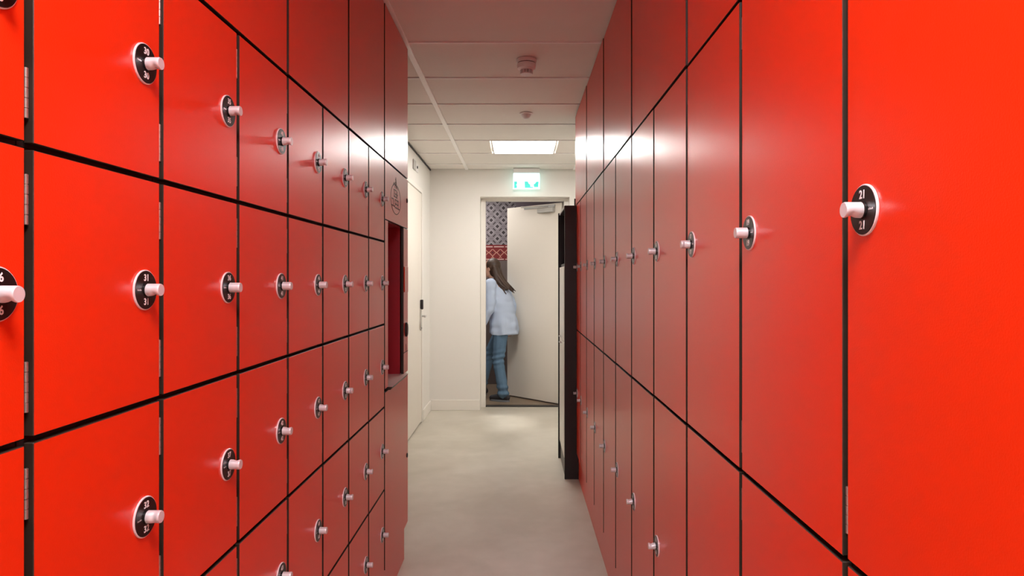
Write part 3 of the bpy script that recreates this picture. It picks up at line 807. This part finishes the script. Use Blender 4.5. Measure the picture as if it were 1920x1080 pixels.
M['eye'] = mat('eye_white', srgb(225, 220, 214), 0.2, vary=0.01); M['iris'] = mat('dark_iris', srgb(50, 34, 26), 0.2, vary=0.05); M['lip'] = mat('lip', srgb(170, 96, 88), 0.45, vary=0.05)
for s in (1, -1):
    bm = bmesh.new(); ell(bm, headc + V((0.078, s * 0.032, 0.012)), (0.012, 0.014, 0.0085)); e = obj('eye', mesh(bm, 'eye', M['eye'], smooth=80), pr)
    bm = bmesh.new(); ell(bm, headc + V((0.0865, s * 0.032, 0.012)), (0.0045, 0.006, 0.006), sub=2); obj('iris', mesh(bm, 'iris', M['iris'], smooth=80), e)
bm = bmesh.new(); ell(bm, headc + V((0.092, 0, -0.055)), (0.010, 0.021, 0.008)); obj('lips', mesh(bm, 'lips', M['lip'], smooth=80), pr)
# shirt: loose, hanging over the hips
bm = bmesh.new()
rings = [(0.82, 0.175, 0.205, 0.0), (0.92, 0.17, 0.20, 0.0), (1.08, 0.16, 0.185, 0.02), (1.25, 0.155, 0.185, 0.055), (1.36, 0.135, 0.18, 0.085), (1.44, 0.09, 0.14, 0.115), (1.49, 0.062, 0.072, 0.125)]
prev = None; NS = 40; rv = []
for z, a, b2, cx in rings:
    ring = []
    for j in range(NS):
        th = 2 * PI * j / NS
        k_ = 1 + (0.055 * math.sin(7 * th) if z < 1.0 else 0.02 * math.sin(5 * th))
        ring.append(bm.verts.new((cx + a * k_ * math.cos(th), b2 * k_ * math.sin(th), z + (0.012 * math.sin(3 * th) if z < 0.85 else 0))))
    rv.append(ring)
for a, b2 in zip(rv, rv[1:]):
    for j in range(NS): bm.faces.new((a[j], a[(j+1) % NS], b2[(j+1) % NS], b2[j]))
bm.faces.new(list(reversed(rv[0]))); bm.faces.new(rv[-1])
for a, k_, b2 in ((shL, elL, wrL), (shR, elR, wrR)):
    chain(bm, [a, a.lerp(k_, 0.5), k_, k_.lerp(b2, 0.5), k_.lerp(b2, 0.93)], [0.075, 0.068, 0.060, 0.054, 0.044])
import mathutils
def folds(amp, sc):
    def f(co, n):
        q = mathutils.noise.noise(V((co.x * sc, co.y * sc, co.z * sc * 2.2)))
        return n * amp * q
    return f
obj('shirt', remesh(bm, 'shirt', 0.009, 3, M['shirt'], folds(0.012, 7.0)), pr)
bm = bmesh.new(); lathe(bm, [(0.058, 1.475), (0.070, 1.478), (0.066, 1.508), (0.057, 1.512)], 'Z', 28, M=Matrix.Translation((0.126, 0, 0)))
obj('collar', mesh(bm, 'collar', M['shirt'], smooth=60), pr)
# jeans
bm = bmesh.new()
ell(bm, (0.0, 0, 0.93), (0.128, 0.18, 0.13))
for a, k_, b2 in ((hipL, kneeL, ankL), (hipR, kneeR, ankR)):
    chain(bm, [a, a.lerp(k_, 0.5), k_, k_.lerp(b2, 0.5), k_.lerp(b2, 0.99)], [0.100, 0.090, 0.072, 0.070, 0.072])
def jfold(co, n):
    return n * (0.006 * math.sin(co.z * 95 + co.x * 20) * math.exp(-((co.z - 0.53) / 0.10) ** 2) + 0.007 * math.sin(co.z * 80) * math.exp(-((co.z - 0.14) / 0.09) ** 2) + 0.006 * mathutils.noise.noise(co * 9))
obj('jeans', remesh(bm, 'jeans', 0.008, 3, M['jeans'], jfold), pr)
# shoes
for a, tilt in ((ankL, 0.0), (ankR, -0.30)):
    bm = bmesh.new()
    capsule(bm, V((-0.045, 0, 0.052)), 0.042, V((0.03, 0, 0.055)), 0.044); capsule(bm, V((0.03, 0, 0.055)), 0.044, V((0.155, 0, 0.036)), 0.034)
    capsule(bm, V((-0.02, 0, 0.06)), 0.045, V((0.0, 0, 0.10)), 0.042)
    s = obj('shoe', remesh(bm, 'shoe', 0.006, 2, M['shoe']), pr, (a.x, a.y, a.z - 0.095), (0, tilt, 0))
    bm = bmesh.new()
    n_ = 24; o0, o1 = [], []
    for j in range(n_):
        th = 2 * PI * j / n_; xx = 0.053 + 0.135 * math.cos(th); yy = (0.046 - 0.006 * math.cos(th)) * math.sin(th)
        o0.append(bm.verts.new((xx, yy, 0.0))); o1.append(bm.verts.new((xx, yy, 0.022)))
    bm.faces.new(list(reversed(o0))); bm.faces.new(o1)
    for j in range(n_): bm.faces.new((o0[j], o0[(j+1) % n_], o1[(j+1) % n_], o1[j]))
    obj('sole', mesh(bm, 'sole', M['sole'], smooth=50), s)
# hair: cap over the skull and locks swinging out behind
bm = bmesh.new()
ell(bm, headc + V((-0.03, 0, 0.032)), (0.098, 0.092, 0.096)); ell(bm, headc + V((-0.055, 0, -0.03)), (0.07, 0.088, 0.10))
rnd = random.Random(3)
for i in range(26):
    th = -1.15 + 2.3 * i / 25
    r0 = headc + V((-0.06 - 0.03 * math.cos(th), 0.085 * math.sin(th), -0.01 + rnd.uniform(-0.03, 0.03)))
    sw = rnd.uniform(0.6, 1.15)
    r1 = r0 + V((-0.035 * sw, 0.015 * math.sin(th), -0.10))
    r2 = r1 + V((-0.065 * sw, 0.01 * math.sin(th * 3), -0.09))
    r3 = r2 + V((-0.085 * sw, 0.012 * math.sin(th * 2), -0.065 + rnd.uniform(-0.03, 0.02)))
    chain(bm, [r0, r1, r2, r3], [0.026, 0.023, 0.018, 0.006])
hair = obj('hair', remesh(bm, 'hair', 0.0065, 1, M['hair']), pr)
